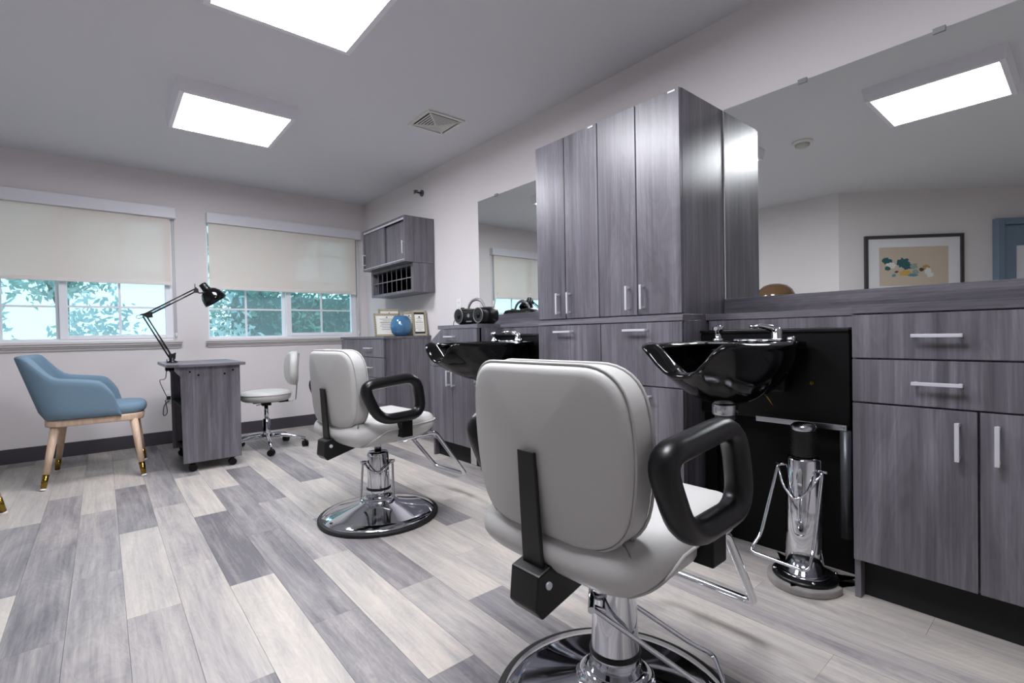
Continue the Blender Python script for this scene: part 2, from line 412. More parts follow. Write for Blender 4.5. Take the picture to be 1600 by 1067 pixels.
# ------------------------------------------------------------------ ceiling fittings
def ceiling_light(cx, cy, label):
    t = thing('ceiling_light', label, 'ceiling light', (cx, cy, ZC), group='square ceiling light boxes')
    h = .318; zb = -.083
    MB().add([(-h-.012,-h-.012,0),(h+.012,-h-.012,0),(h+.012,h+.012,0),(-h-.012,h+.012,0),(-h,-h,zb+.006),(h,-h,zb+.006),(h,h,zb+.006),(-h,h,zb+.006)],
        [(0,1,5,4),(1,2,6,5),(2,3,7,6),(3,0,4,7),(0,3,2,1),(4,5,6,7)]).build('housing', 'fixture_white', t)
    fr = MB(); d = .292
    for a in ((-h, -d, -h, h), (d, h, -h, h), (-d, d, -h, -d), (-d, d, d, h)): fr.box(a[0], a[1], a[2], a[3], zb, zb+.006)
    fr.build('bezel', 'fixture_white', t)
    MB().box(-d, d, -d, d, zb+.001, zb+.005).build('diffuser', 'diffuser', t)
ceiling_light(.692, 3.68, 'square ceiling light box nearest the windows')
ceiling_light(.682, 2.122, 'square ceiling light box in the middle of the row')
ceiling_light(.61, .625, 'square ceiling light box reflected in the mirror')
t = thing('ceiling_vent', 'white square air vent with crossed louvres in ceiling', 'vent', (1.858, 3.005, ZC))
m = MB(); q = .148
for a in ((-q, q, -q, -q+.02), (-q, q, q-.02, q), (-q, -q+.02, -q+.02, q-.02), (q-.02, q, -q+.02, q-.02)): m.box(*a, -.012, 0)
m.build('frame', 'vent_white', t, .003)
MB().box(-q+.02, q-.02, -q+.02, q-.02, -.003, -.0005).build('backing', 'black_matte', t)
m = MB()
for s1 in (1, -1):
    m.tube([(-.128, -.128*s1, -.008), (0, 0, -.026), (.128, .128*s1, -.008)], .007, 6)
m.build('cross_bar', 'vent_white', t)
for side in range(4):
    ang = side*PI/2; ca, sa = math.cos(ang), math.sin(ang)
    for k in range(1, 7):
        r = .128*k/7; zz = -.008-.014*(1-k/7)
        b2 = .020 if side in (0, 1) else .001
        p = [(r+.004, -r), (r+.004, r), (r-b2, max(0, r-b2)), (r-b2, -max(0, r-b2))]
        vs = [(ca*a-sa*b, sa*a+ca*b, zz+(.0 if n < 2 else -.006)) for n, (a, b) in enumerate(p)]
        vs += [(a, b, c+.0015) for a, b, c in vs]
        MB().add(vs, [(0,1,2,3),(4,5,6,7),(0,1,5,4),(1,2,6,5),(2,3,7,6),(3,0,4,7)]).build('slat', 'vent_white', t)
t = thing('smoke_detector', 'round cream smoke detector on the ceiling', 'smoke detector', (.29, 1.526, ZC))
MB().lathe([(.075, 0), (.075, -.012), (.066, -.02)], n=28).build('base', 'vent_white', t)
MB().lathe([(.055, -.02), (.052, -.036), (.036, -.048), (0, -.05)], n=28).build('sensor_cap', 'grey_plastic', t)
t = thing('sprinkler_head', 'small sidewall sprinkler on the wall above the wall cabinet', 'sprinkler', (XW, 4.08, 2.275))
MB().tube([(0,0,0), (-.012,0,0)], .03, 16).build('escutcheon', 'galv', t)
MB().tube([(-.012,0,0), (-.05,0,0)], .009, 10).tube([(-.05,-.014,0),(-.075,0,0),(-.05,.014,0)], .004, 6).build('nozzle', 'galv', t)
MB().box(-.085, -.05, -.018, .018, .012, .015).box(-.082, -.078, -.016, .016, -.016, .013).build('deflector', 'galv', t)

# ------------------------------------------------------------------ cabinetry
def handle(parent, x, y, z, vertical, L=.115, world=True):
    """flat bar pull standing off a front in the plane x; centre y,z"""
    m = MB(); h = L/2
    if vertical:
        m.box(x-.034, x-.026, y-.0055, y+.0055, z-h, z+h)
        for s1 in (-1, 1): m.box(x-.027, x, y-.0045, y+.0045, z+s1*(h-.008)-.005, z+s1*(h-.008)+.005)
    else:
        m.box(x-.034, x-.026, y-h, y+h, z-.0055, z+.0055)
        for s1 in (-1, 1): m.box(x-.027, x, y+s1*(h-.008)-.005, y+s1*(h-.008)+.005, z-.0045, z+.0045)
    return m.build('handle', 'nickel', parent, .0012, 1, label='brushed nickel bar handle')
def front(name, parent, x, y0, y1, z0, z1, hd=None, g=.0028, mat='laminate_v', th=.018):
    o = MB().box(x, x+th, y0+g, y1-g, z0+g, z1-g).build(name, mat, parent, .001, 1)
    if hd: handle(o, x, *hd)
    return o
BACK = XW-.004
# upper tall cabinet
t = thing('tall_wall_cabinet', 'tall grey laminate cabinet with four doors standing on the worktop', 'cabinet', (2.15, 1.627, ZS1), world=True)
MB().box(XC+.02, BACK, 1.166, 2.088, ZS1, 2.0).build('body', 'laminate_v', t, .001, 1)
yy = [1.164, 1.397, 1.63, 1.864, 2.09]
for i, hy in enumerate((1.361, 1.443, 1.83, 1.912)):
    front('door', t, XC, yy[i], yy[i+1], ZS1+.003, 2.0, (hy, 1.092, True))
for y in (1.185, 1.652): MB().box(XC-.003, XC+.016, y, y+.035, 1.984, 1.992).build('hinge_tab', 'nickel', t)
def body_box(t, y0, y1, ztoe, zt=ZS0):
    m = MB(); x0 = XC+.02; p = .018
    m.box(x0, BACK, y0, y0+p, 0, zt); m.box(x0, BACK, y1-p, y1, 0, zt)
    m.box(x0, BACK, y0+p, y1-p, ztoe, ztoe+p); m.box(BACK-.01, BACK, y0+p, y1-p, ztoe, zt); m.box(x0, BACK-.01, y0+p, y1-p, zt-p, zt)
    m.box(x0+.002, x0+.012, y0+p, y1-p, ztoe+p, zt-p)
    m.build('body', 'laminate_v', t, .001, 1)
    MB().box(XC+.062, XC+.08, y0+p, y1-p, 0, ztoe).build('toe_kick', 'toe_black', t)
t = thing('base_cabinet', 'grey drawer base cabinet below the tall cabinet, between the wash basins', 'cabinet', (2.15, 1.627, 0), world=True)
body_box(t, 1.164, 2.09, .136)
for y0, y1, hy in ((1.164, 1.624, 1.402), (1.624, 2.09, 1.874)):
    front('drawer', t, XC, y0, y1, .673, ZS0-.002, (hy, .937, False, .13))
    front('drawer', t, XC, y0, y1, .136, .673, (hy-.015, .627, False, .13))
# right base cabinet
t = thing('base_cabinet', 'grey base cabinet with two wide drawers nearest the camera', 'cabinet', (2.15, .218, 0), world=True)
body_box(t, -.10, .534, .136)
front('drawer', t, XC, -.10, .534, .825, ZS0-.002, (.308, .901, False, .12))
front('drawer', t, XC, -.10, .534, .677, .825, (.308, .752, False, .12))
front('door', t, XC, .218, .534, .136, .677, (.262, .584, True))
front('door', t, XC, -.10, .218, .136, .677, (.177, .585, True))
# left base cabinet with a cut corner under the shorter worktop
t = thing('base_cabinet', 'grey base cabinet under the portable stereo, corner cut off', 'cabinet', (2.15, 3.02, 0), world=True)
m = MB(); x0 = XC+.02; p = .018
cut = [(3.335, .136), (3.335, .877), (3.165, ZS0), (2.70, ZS0), (2.70, .136)]
m.box(x0, BACK, 2.70, 2.718, 0, ZS0); m.box(x0, BACK, 3.317, 3.335, 0, .86)
m.prism(cut, 0, x0+.001, x0+.016); m.prism([(3.335, .86), (3.335, .877), (3.165, ZS0), (3.14, ZS0)], 0, x0, BACK); m.box(x0, BACK, 2.718, 3.317, .136, .154)
m.build('body', 'laminate_v', t)
MB().box(XC+.062, XC+.08, 2.718, 3.317, 0, .136).build('toe_kick', 'toe_black', t)
o = MB().prism([(3.333, .697), (3.333, .877), (3.163, ZS0-.003), (2.702, ZS0-.003), (2.702, .697)], 0, XC, XC+.018).build('drawer', 'laminate_v', t, .001, 1)
handle(o, XC, 3.02, .92, False, .12)
front('door', t, XC, 2.70, 3.02, .136, .695, (2.985, .615, True))
front('door', t, XC, 3.02, 3.335, .136, .695, (3.055, .615, True))
# worktop: one continuous slab stepping back over the wash bays
XF = 2.163
m = MB().prism([(BACK, -.10), (BACK, 3.21), (XC+.002, 3.21), (XC+.002, 2.70), (XF-.005, 2.70), (XF-.005, 2.09), (XC+.002, 2.09), (XC+.002, 1.164), (XF-.005, 1.164), (XF-.005, .534), (XC+.002, .534), (XC+.002, -.10)], 2, ZS0, ZS1)
tag(m.build('worktop', 'laminate_h', bevel=.001, seg=1), 'long grey laminate worktop stepping back over the two wash bays', 'worktop')
for y0, y1, lb in ((-.10, 1.161, 'grey laminate ledge below the right mirror'), (2.093, 3.195, 'grey laminate ledge below the left mirror')):
    tag(MB().box(XW-.024, XW-.001, y0, y1, ZS1, 1.080).build('backsplash', 'laminate_h', bevel=.001, seg=1), lb, 'backsplash', 'mirror ledges')
# mirrors
def mirror(y0, y1, label, clips):
    t = thing('wall_mirror', label, 'mirror', (XW-.004, (y0+y1)/2, 1.082), group='frameless wall mirrors', world=True)
    MB().box(XW-.0075, XW-.001, y0, y1, 1.082, 2.0).build('backing', 'mirror_edge', t)
    MB().add([(XW-.008, y0+.001, 1.083), (XW-.008, y1-.001, 1.083), (XW-.008, y1-.001, 1.999), (XW-.008, y0+.001, 1.999)], [(0,1,2,3)]).build('glass', 'mirror', t)
    for y in clips: MB().box(XW-.013, XW-.001, y-.018, y+.018, 1.988, 2.008).build('clip', 'clip_clear', t, .001, 1)
mirror(-.10, 1.160, 'large frameless mirror to the right of the tall cabinet', (.81, .36))
mirror(2.094, 3.19, 'frameless mirror to the left of the tall cabinet', (2.95, 2.3))

# ------------------------------------------------------------------ wash stations
def wash_station(yc, which):
    y0, y1 = yc-.3, yc+.3
    t = thing('shampoo_station', 'black wash bay panel with grey fascia %s' % which, 'wash station', (2.2, yc, 0), group='wash bays', world=True)
    MB().box(XF, XF+.018, y0-.003, y1+.003, .93, ZS0).build('fascia_board', 'laminate_v', t, .001, 1)
    MB().box(2.094, 2.15, y0+.026, y1+.006, .562, .925).build('mount_panel', 'black_plastic', t, .004)
    MB().box(2.085, 2.094, y0+.026, y1+.006, .917, .929).build('panel_trim', 'black_satin', t, .002)
    MB().box(2.15, 2.165, y0-.003, y1+.003, 0, .93).build('back_panel', 'black_matte', t)
    MB().box(2.12, 2.149, y1-.05, y1, 0, .56).build('side_rail', 'black_matte', t)
    MB().box(2.12, 2.149, y0-.003, y0+.02, 0, .93).build('side_rail', 'black_matte', t)
    MB().tube([(2.093, yc-.15, .72), (2.086, yc-.15, .72)], .008, 10).build('grommet', 'brass', t)
    return t
wash_station(.85, 'beside the nearest base cabinet'); wash_station(2.395, 'left of the tall cabinet')

def wash_bowl(yc, which):
    t = thing('wash_basin', 'glossy black shampoo bowl with neck rest %s' % which, 'wash basin', (1.8, yc, 0), group='shampoo bowls')
    n = 72
    def rim(th):
        # th=0 points to the wall (+x); th=pi to the room
        c, s1 = math.cos(th), math.sin(th)
        a = .27 if c > 0 else .315; b = .212
        r = (abs(c/a)**2.8+abs(s1/b)**2.8)**(-1/2.8)
        return r
    def front_w(th, w): d = abs((th % (2*PI))-PI); return math.exp(-(d/w)**2)
    def horn(th): d = abs((th % (2*PI))-PI); return math.exp(-((d-R(27))/R(12))**2)
    def ring(th, t1, inner):
        r0 = rim(th); dfr = abs((th % (2*PI))-PI); dip = .098*math.exp(-(dfr/R(19))**3); hn = horn(th)
        zr = .868-dip+.008*hn; r0 = r0*(1+.09*hn-.02*front_w(th, R(12)))
        fr = max(0, -math.cos(th))**1.5
        fullr = (1-t1**2.2)**.62; slope = (1-t1)**.72
        kk = fullr*(1-fr)+slope*fr
        zb = .655 if not inner else .69
        off = -(.044+.05*front_w(th, R(30)))*(1-t1) if inner else 0
        rr = .045+(r0-.045+off)*kk
        z = zr+(zb-zr)*t1
        return (rr*math.cos(th), rr*math.sin(th), z)
    rows = []
    ts_o = [1, .93, .85, .75, .64, .52, .4, .28, .17, .08, .03]
    for t1 in ts_o: rows.append([ring(2*PI*i/n, t1, False) for i in range(n)])
    # rolled rim
    for k in range(7):
        a = PI*k/6; row = []
        for i in range(n):
            th = 2*PI*i/n; o = ring(th, .03, False); inn = ring(th, .03, True); mx = (o[0]+inn[0])/2, (o[1]+inn[1])/2; hw = ((o[0]-inn[0])/2, (o[1]-inn[1])/2)
            row.append((mx[0]+hw[0]*math.cos(a)*1.2, mx[1]+hw[1]*math.cos(a)*1.2, (o[2]+inn[2])/2+.004+.019*math.sin(a)))
        rows.append(row)
    for t1 in reversed(ts_o[:-1]): rows.append([ring(2*PI*i/n, t1, True) for i in range(n)])
    m = MB().grid(rows, closed_v=True); o = len(m.v); L = len(rows)
    m.f.append(tuple(range(n-1, -1, -1))); m.f.append(tuple((L-1)*n+i for i in range(n))); m.sm += [True, True]
    m.build('bowl', 'ceramic_black', t)
    # faucet deck behind the bowl
    MB().pillow(fillet([(.16, -.19), (.29, -.19), (.29, .19), (.16, .19)], .03, closed=True), .03, .01, fn=lambda a, b, d: (a, b, .868+d)).build('faucet_deck', 'ceramic_black', t)
    MB().box(.24, .294, -.12, .12, .68, .86).build('mount_bracket', 'black_plastic', t, .01)
    br = MB(); br.lathe([(.022, .88), (.022, .892), (.013, .897), (.013, .925), (.017, .928), (.017, .94), (.010, .944), (.010, .95)], (.21, .13, 0), 16); br.tube([(.188, .13, .936), (.232, .13, .936)], .009, 10); br.tube([(.21, .108, .936), (.21, .152, .936)], .009, 10)
    br.build('vacuum_breaker', 'chrome', t)
    fc = MB(); fc.lathe([(.026, .88), (.026, .89), (.02, .896), (.018, .925), (.012, .935), (0, .936)], (.22, -.10, 0), 18)
    fc.tube(fillet([(.22, -.10, .92), (.19, -.08, .945), (.13, -.03, .935)], .03), [.012]*6+[.009]*2, 10) if False else fc.tube([(.22, -.10, .915), (.205, -.085, .935), (.18, -.06, .943), (.15, -.03, .94)], [.015, .013, .010, .007], 10)
    fc.build('faucet', 'chrome', t)
    MB().tube(fillet([(.16, -.14, .885), (.16, -.02, .885), (.19, .05, .887)], .03), .008, 8).lathe([(.016, .88), (.013, .90), (0, .902)], (.175, -.17, 0), 12).build('spray_hose', 'chrome', t)
    MB().lathe([(.042, .612), (.045, .616), (.045, .65), (.04, .658)], n=24).build('drain_ring', 'steel', t)
    MB().lathe([(.03, .592), (.036, .597), (.036, .612)], n=20).build('drain_pipe', 'galv', t)
    MB().tube([(.12, -.10, .68), (.16, -.11, .64), (.20, -.06, .61), (.27, -.02, .60)], .003, 6).build('supply_tube', 'brass', t, label='thin brass coloured supply tube')
    t.location = (1.79, yc+.045, 0)
    return t
wash_bowl(.85, 'between the tall cabinet and the nearest base cabinet'); wash_bowl(2.395, 'in front of the portable stereo')

def pump(yc, which, lev):
    t = thing('hydraulic_pump', 'chrome hydraulic lift pedestal with pedal %s' % which, 'hydraulic pump', (1.955, yc-.165, 0), group='wash bay lift pedestals')
    MB().prism([(-.13*math.cos(a), -.122*math.sin(a)) for a in [R(d) for d in range(-90, 91, 10)]][::-1]+[(.122, -.122), (.122, .122)], 2, 0, .026).build('base_plate', 'plate_grey', t, .006)
    MB().box(.088, .095, -.112, .208, .556, .578).build('lift_bar', 'steel', t, .002)
    for y in (-.098, .048): MB().tube([(.09, y, .567), (.083, y, .567)], .007, 10).build('bolt', 'chrome', t)
    MB().tube([(.103, -.104, .555), (.103, -.104, .165)], .0175, 14).build('gas_strut', 'galv', t)
    MB().tube([(.125, -.098, .548), (.108, -.098, .548)], .012, 12).build('pivot_bolt', 'steel', t)
    MB().lathe([(.106, .025), (.106, .034), (.095, .04), (.062, .038)], n=36).build('trim_ring', 'black_satin', t)
    MB().lathe([(.08, .041), (.078, .044), (.05, .046)], n=30).build('column_band', 'chrome', t)
    for a in range(4): MB().lathe([(.006, .040), (.006, .046), (0, .047)], (.1*math.cos(a*PI/2+.6), .1*math.sin(a*PI/2+.6), 0), 8).build('bolt', 'chrome', t)
    MB().lathe([(.062, .04), (.06, .20), (.058, .33), (.056, .335), (.056, .455), (.05, .462), (.03, .463)], n=32).build('column', 'chrome', t)
    pr = []
    for k in range(9): pr += [(.036, .465+k*.0105), (.042, .470+k*.0105)]
    pr += [(.036, .56)]
    MB().lathe(pr, n=24).build('bellows', 'black_rubber', t)
    MB().lathe([(.03, .557), (.042, .56), (.042, .575), (.03, .585), (0, .586)], n=24).build('cap', 'steel', t)
    l = MB(); ca, sa = math.cos(lev), math.sin(lev)
    def P(f, s1, z): return (ca*f-sa*s1, sa*f+ca*s1, z)
    l.tube(fillet([P(.02, .058, .425), P(.03, .076, .425), P(.13, .09, .18), P(.19, .10, .13), P(.19, -.10, .13), P(.13, -.09, .18), P(.03, -.076, .425), P(.02, -.058, .425)], .025), .0062, 8)
    l.tube([P(.02, .088, .425), P(.02, -.088, .425)], .005, 8)
    l.tube(fillet([P(.03, .075, .425), P(.058, .05, .36), P(.066, 0, .31), P(.058, -.05, .36), P(.03, -.075, .425)], .03), .004, 6)
    l.build('pump_lever', 'chrome', t)
    return t
pump(.85, 'beside the nearest base cabinet', R(174)); pump(2.395, 'behind the nearest salon chair', R(176))

# ------------------------------------------------------------------ salon chairs
def lever_mesh(parent, ang, f0, reach, drop, half=.068):
    l = MB(); ca, sa = math.cos(ang), math.sin(ang)
    def P(f, s1, z): return (ca*f-sa*s1, sa*f+ca*s1, z)
    zt = .285
    l.tube(fillet([P(f0, half-.012, zt), P(f0, half+.006, zt), P(f0+(reach-f0)*.8, half+.012, zt-drop*.85), P(reach, half+.012, zt-drop), P(reach, -half-.012, zt-drop), P(f0+(reach-f0)*.8, -half-.012, zt-drop*.85), P(f0, -half-.006, zt), P(f0, -half+.012, zt)], .022), .0058, 8)
    l.tube([P(f0, half+.02, zt), P(f0, -half-.02, zt)], .0085, 10) if abs(f0) > .04 else (l.tube([P(f0, half+.018, zt), P(f0, half-.014, zt)], .0085, 10), l.tube([P(f0, -half-.018, zt), P(f0, -half+.014, zt)], .0085, 10))
    l.tube(fillet([P(f0, half, zt), P(f0+.05, .034, zt-.035), P(.06, 0, zt-.05), P(f0+.05, -.034, zt-.035), P(f0, -half, zt)], .03), .006, 8)
    return l.build('pump_lever', 'chrome', parent)
def salon_chair(label):
    t = thing('salon_chair', label, 'chair', group='grey salon chairs')
    MB().lathe([(.280, .004), (.292, 0), (.302, .006), (.302, .016), (.292, .021), (.280, .02)], n=72).build('base_rim', 'black_rubber', t)
    MB().lathe([(.284, .016), (.280, .024), (.262, .028), (.258, .031), (.235, .036), (.10, .078), (.085, .084), (.082, .094), (.075, .102), (.062, .104)], n=72).build('base', 'chrome', t)
    MB().lathe([(.066, .10), (.06, .14), (.056, .20), (.054, .315), (.052, .33), (.049, .334), (.02, .335)], n=40).build('column', 'chrome', t)
    MB().lathe([(.0618, .142), (.063, .145), (.062, .152), (.0605, .155)], n=40).build('column_band', 'black_satin', t)  # dark ring painted in for a reflection on the chrome column
    MB().lathe([(.0185, .33), (.0185, .42)], n=20).build('piston', 'steel', t)
    MB().box(-.12, .12, -.11, .11, .392, .41).box(-.05, .05, -.05, .05, .38, .395).build('seat_plate', 'black_plastic', t, .004)
    # seat: bucket shaped cushion, narrower underneath
    so = fillet([(-.265, -.205), (-.18, -.236), (.232, -.224), (.242, .224), (-.18, .236), (-.265, .205)], [.10, .10, .075, .075, .10, .10], 8, True)
    def sf(a, b, d):
        up = .016*max(0, (a-.0)/.25)      # the front lifts a little
        k = 1-.17*min(1, max(0, -d)/.0625)**1.6
        return (a*k, b*k, .464+d+up-.009*(1-min(1, abs(b)/.2)**2)*(1 if d > 0 else 0))
    MB().pillow(so, .125, .056, .004, .004, sf, 7).build('seat', 'vinyl_grey', t)
    pip = []
    for p in so:
        q = max(0, min(1, (p.x+.25)/.2)); q = q*q*(3-2*q)
        if q < .02: continue
        d = -.05+.068*q; ins = .056*(1-math.sqrt(max(0, 1-(max(0, abs(d)-.0065)/.056)**2)))
        pip.append(sf(p.x*(1.012-ins/.24), p.y*(1.012-ins/.24), d))
    MB().tube(pip, .004, 6).build('seat_piping', 'piping_grey', t)
    # back: slightly waisted padded panel
    bo = fillet([(-.204, .502), (-.240, .70), (-.214, .868), (.214, .868), (.240, .70), (.204, .502)], [.11, .12, .085, .085, .12, .11], 8, True)
    def bf(a, b, d):    # a: side, b: height, d: + towards the back
        u = -.222-.06*(b-.5)/.35*.35-d+.055*(a/.24)**2*.55
        return (u, a, b)
    MB().pillow(bo, .084, .022, .012, .004, bf, 5).build('backrest', 'vinyl_grey', t)
    for dd in (.028, -.03):
        MB().tube([bf(p.x*1.004, .684+(p.y-.684)*1.004, dd) for p in bo], .0034, 6, True).build('back_piping', 'piping_grey', t)
    # rear spine and bracket
    sp = MB()
    sp.add([(-.291,-.026,.688),(-.291,.026,.688),(-.283,.026,.688),(-.283,-.026,.688),(-.276,-.03,.43),(-.276,.03,.43),(-.266,.03,.43),(-.266,-.03,.43)], [(0,1,2,3),(4,5,6,7),(0,1,5,4),(1,2,6,5),(2,3,7,6),(3,0,4,7)])
    sp.build('back_spine', 'black_satin', t, .003)
    MB().prism([(-.298, .440), (-.306, .37), (-.288, .348), (-.11, .392), (-.11, .412), (-.262, .45)], 1, -.042, .042).build('back_bracket', 'black_satin', t, .004)
    for s1 in (-1, 1): MB().tube([(-.272, s1*.042, .415), (-.272, s1*.047, .415)], .008, 10).build('bracket_bolt', 'nickel', t)
    # armrest loops
    for s1 in (-1, 1):
        v = .272*s1
        path = fillet([(-.225, v, .708), (.062, v*1.0, .733), (.084, v*1.02, .55), (-.15, v*1.02, .543)], [.055, .075, .07, .075], 7, True)
        MB().tube(path, .03, 14, True, sec=(.029, .025), up=(0, 1, 0)).build('armrest', 'black_satin', t)
        MB().box(-.02, .04, s1*.218, s1*.266, .442, .53).build('arm_bracket', 'black_plastic', t, .004)
    MB().tube(fillet([(-.13, .235, .49), (-.138, .285, .52), (-.138, .288, .425), (-.10, .255, .41)], .02), .0062, 8).build('recline_lever', 'chrome', t)
    # footrest
    fr = fillet([(.02, -.165, .408), (.245, -.165, .42), (.474, -.14, .135), (.474, .14, .135), (.245, .165, .42), (.02, .165, .408)], [.0, .035, .03, .03, .035, .0], 6)
    MB().tube(fr, .0115, 12).build('footrest', 'chrome', t)
    for s1 in (-1, 1): MB().lathe([(.006, -.012), (.006, 0), (0, .001)], (.12, s1*.165, .402), 8).build('footrest_bolt', 'chrome', t)
    return t
near = salon_chair('grey padded salon chair with black loop arms nearest the camera')
far = copy_tree(near); far['label'] = 'grey padded salon chair with black loop arms standing farther away, near the stool'
near.location = (.957, .766, 0); near.rotation_euler.z = R(1.2)
far.location = (1.087, 2.40, .0); far.rotation_euler.z = R(5.7)
lever_mesh(near, R(-51), -.055, .25, .185); lever_mesh(far, R(-126), .02, .085, .18)
# small tag hanging under the near chair's far arm
o = MB().box(-.001, .001, -.012, .012, -.045, 0).build('care_tag', 'paper', near, label='small white care tag'); o.location = (-.20, .30, .63) 

# ------------------------------------------------------------------ blue armchairs
def blue_armchair(label):
    t = thing('armchair', label, 'armchair', group='blue tub armchairs')
    # wooden seat ring
    ro = fillet([(-.255, -.25), (.262, -.235), (.262, .235), (-.255, .25)], [.10, .12, .12, .10], 8, True)
    MB().pillow(ro, .046, .008, 0, 0, lambda a, b, d: (a, b, .407+d), 3).build('seat_frame', 'beech', t)
    co = fillet([(-.25, -.235), (.262, -.225), (.285, 0), (.262, .225), (-.25, .235)], [.08, .12, .2, .12, .08], 8, True)
    MB().pillow(co, .075, .034, .0, .012, lambda a, b, d: (a, b, .464+d), 5).build('seat_cushion', 'fabric_blue', t)
    # shell around three sides
    base = fillet([(.14, -.262), (-.22, -.268), (-.262, -.17), (-.262, .17), (-.22, .268), (.14, .262)], [0, .12, .13, .13, .12, 0], 8)
    # resample
    cum = [0]
    for i in range(1, len(base)): cum.append(cum[-1]+(base[i]-base[i-1]).length)
    def samp(s1):
        s1 *= cum[-1]
        for i in range(1, len(base)):
            if s1 <= cum[i] or i == len(base)-1:
                k = (s1-cum[i-1])/max(1e-9, cum[i]-cum[i-1]); return base[i-1].lerp(base[i], min(1, k))
    def sstep(a, b, x): x = max(0, min(1, (x-a)/(b-a))); return x*x*(3-2*x)
    N = 64; rows = []; z0 = .432
    for i in range(N+1):
        s1 = i/N; s1 = .5-.5*math.cos(PI*s1)*(1) if False else s1
        p = samp(s1); q0 = samp(max(0, s1-.01)); q1 = samp(min(1, s1+.01)); tg = (q1-q0).normalized(); nrm = Vector((-tg.y, tg.x, 0))  # outward?
        if nrm.dot(Vector((p.x-.0, p.y, 0))) < 0: nrm = -nrm
        x = p.x
        arm = .665+.05*max(0, min(1, (.08-x)/.30))
        tip = max(0, (x-.0)/.14); arm = z0+(arm-z0)*math.sqrt(max(0.0, 1-min(1, tip)**3.2))
        rear = sstep(-.10, -.235, x)
        hgt = arm+(.852-.715)*rear*sstep(.0, 1, rear)
        hgt = max(hgt, z0+.006)
        th = .042
        row = []
        def pt(off, z):
            k = (z-z0)/.42
            lean_r = -.118*k*sstep(-.02, -.24, x)
            lean_s = .03*k*(1 if abs(p.y) > .2 else abs(p.y)/.2)*(1 if p.y > 0 else -1)
            fl = -.03*sstep(.0, 1, k*1.6)*sstep(.0, .12, x)
            return (p.x+nrm.x*off+lean_r+fl, p.y+nrm.y*off+lean_s, z)
        K = 8
        hh = hgt-.02
        for k in range(K+1): row.append(pt(th*.35-.0, z0+(hh-z0)*k/K) if k else pt(0.0, z0))
        for k in range(1, 6):
            a = PI*k/6; row.append(pt(-th*.5+(th*.85)*math.cos(a), hh+.02*math.sin(a)))
        for k in range(K+1): row.append(pt(-th*1.35, hh+(z0-hh)*k/K))
        rows.append(row)
    m = MB().grid(rows, closed_v=True); n = len(rows[0]); o = len(m.v)
    m.f.append(tuple(range(n))); m.f.append(tuple(N*n+i for i in range(n))); m.sm += [False, False]
    sh = m.build('shell', 'fabric_blue', t)
    for sx, tx in ((-1, -.20), (1, .205)):
        for sy in (-1, 1):
            top = Vector((tx, sy*.20, .39)); ft = Vector((-.256 if sx < 0 else .254, sy*.292, .0)); ax = ft-top
            lg = MB().tube([top, top+ax*.45, top+ax*.76], [.024, .0205, .0175], 16).build('leg', 'beech', t)
            MB().tube([top+ax*.76, top+ax*.975], [.0178, .0148], 16).build('brass_tip', 'brass', lg)
            g = top+ax*.97; MB().tube([(g.x, g.y, g.z), (ft.x, ft.y, 0.0)], [.015, .017], 14).build('floor_glide', 'glide_white', lg)
    return t
a1 = blue_armchair('blue fabric tub armchair with brass tipped legs below the left window')
a2 = copy_tree(a1); a2['label'] = 'blue armchair cut off by the left edge, only a brass tipped leg showing'
a1.location = (-.034, 4.535, 0); a1.rotation_euler.z = R(-3.5)
a2.location = (-.80, 3.72, 0); a2.rotation_euler.z = R(-30)

# ------------------------------------------------------------------ manicure desk
t = thing('manicure_desk', 'small grey laminate desk on black castors below the windows', 'desk', (.58, 4.45, 0), world=True)
MB().prism([(.405, 4.06), (.815, 4.06), (.815, 4.80), (.335, 4.80), (.335, 4.12)], 2, .742, .764).build('desk_top', 'laminate_x', t, .003)
pp = [(.417, .065), (.78, .065), (.782, .742), (.381, .742), (.381, .715), (.413, .676)]
MB().prism(pp, 1, 4.09, 4.108).build('side_panel', 'laminate_v', t, .001, 1)
MB().prism(pp, 1, 4.752, 4.77).build('side_panel', 'laminate_v', t, .001, 1)
MB().box(.745, .763, 4.108, 4.752, .10, .742).build('back_panel', 'black_matte', t)
MB().box(.45, .745, 4.108, 4.752, .10, .118).box(.42, .745, 4.108, 4.752, .45, .465).build('shelf', 'black_matte', t)
for x, z in ((.468, .708), (.519, .682), (.682, .683), (.736, .707)): MB().tube([(x, 4.09, z), (x, 4.086, z)], .007, 10).build('bolt', 'black_plastic', t)
for x in (.475, .722):
    for y in (4.12, 4.74):
        c = MB(); c.tube([(x, y-.02, .026), (x, y-.007, .026)], .026, 18); c.tube([(x, y+.007, .026), (x, y+.02, .026)], .026, 18)
        c.box(x-.012, x+.012, y-.006, y+.006, .02, .062); c.box(x-.018, x+.018, y-.018, y+.018, .058, .066); c.build('castor', 'black_plastic', t, .001, 1)
# desk lamp (spring arm)
yl = 4.5
t = thing('desk_lamp', 'black spring arm lamp clamped to the small desk', 'lamp', (.405, yl, .764), world=True)
MB().lathe([(.036, .764), (.036, .772), (.02, .778), (.014, .79), (.014, .80)], (.405, yl, 0), 20).build('lamp_base', 'black_satin', t)
MB().box(.36, .43, yl-.02, yl+.02, .705, .742).tube([(.37, yl, .70), (.37, yl, .735)], .008, 8).build('clamp', 'black_plastic', t, .002)
k0 = Vector((.395, yl, .81)); k1 = Vector((.245, yl, 1.118)); k2 = Vector((.565, yl, 1.318))
def arm(a, b, name, sp=.010):
    m = MB(); d = (b-a).normalized(); s1 = Vector((-d.z, 0, d.x))*sp
    for yo in (-.008, .008):
        o = Vector((0, yo, 0)); m.tube([a+s1+o, b+s1+o], .0048, 6)
    m.tube([a-s1, b-s1], .005, 6)
    return m.build(name, 'black_satin', t)
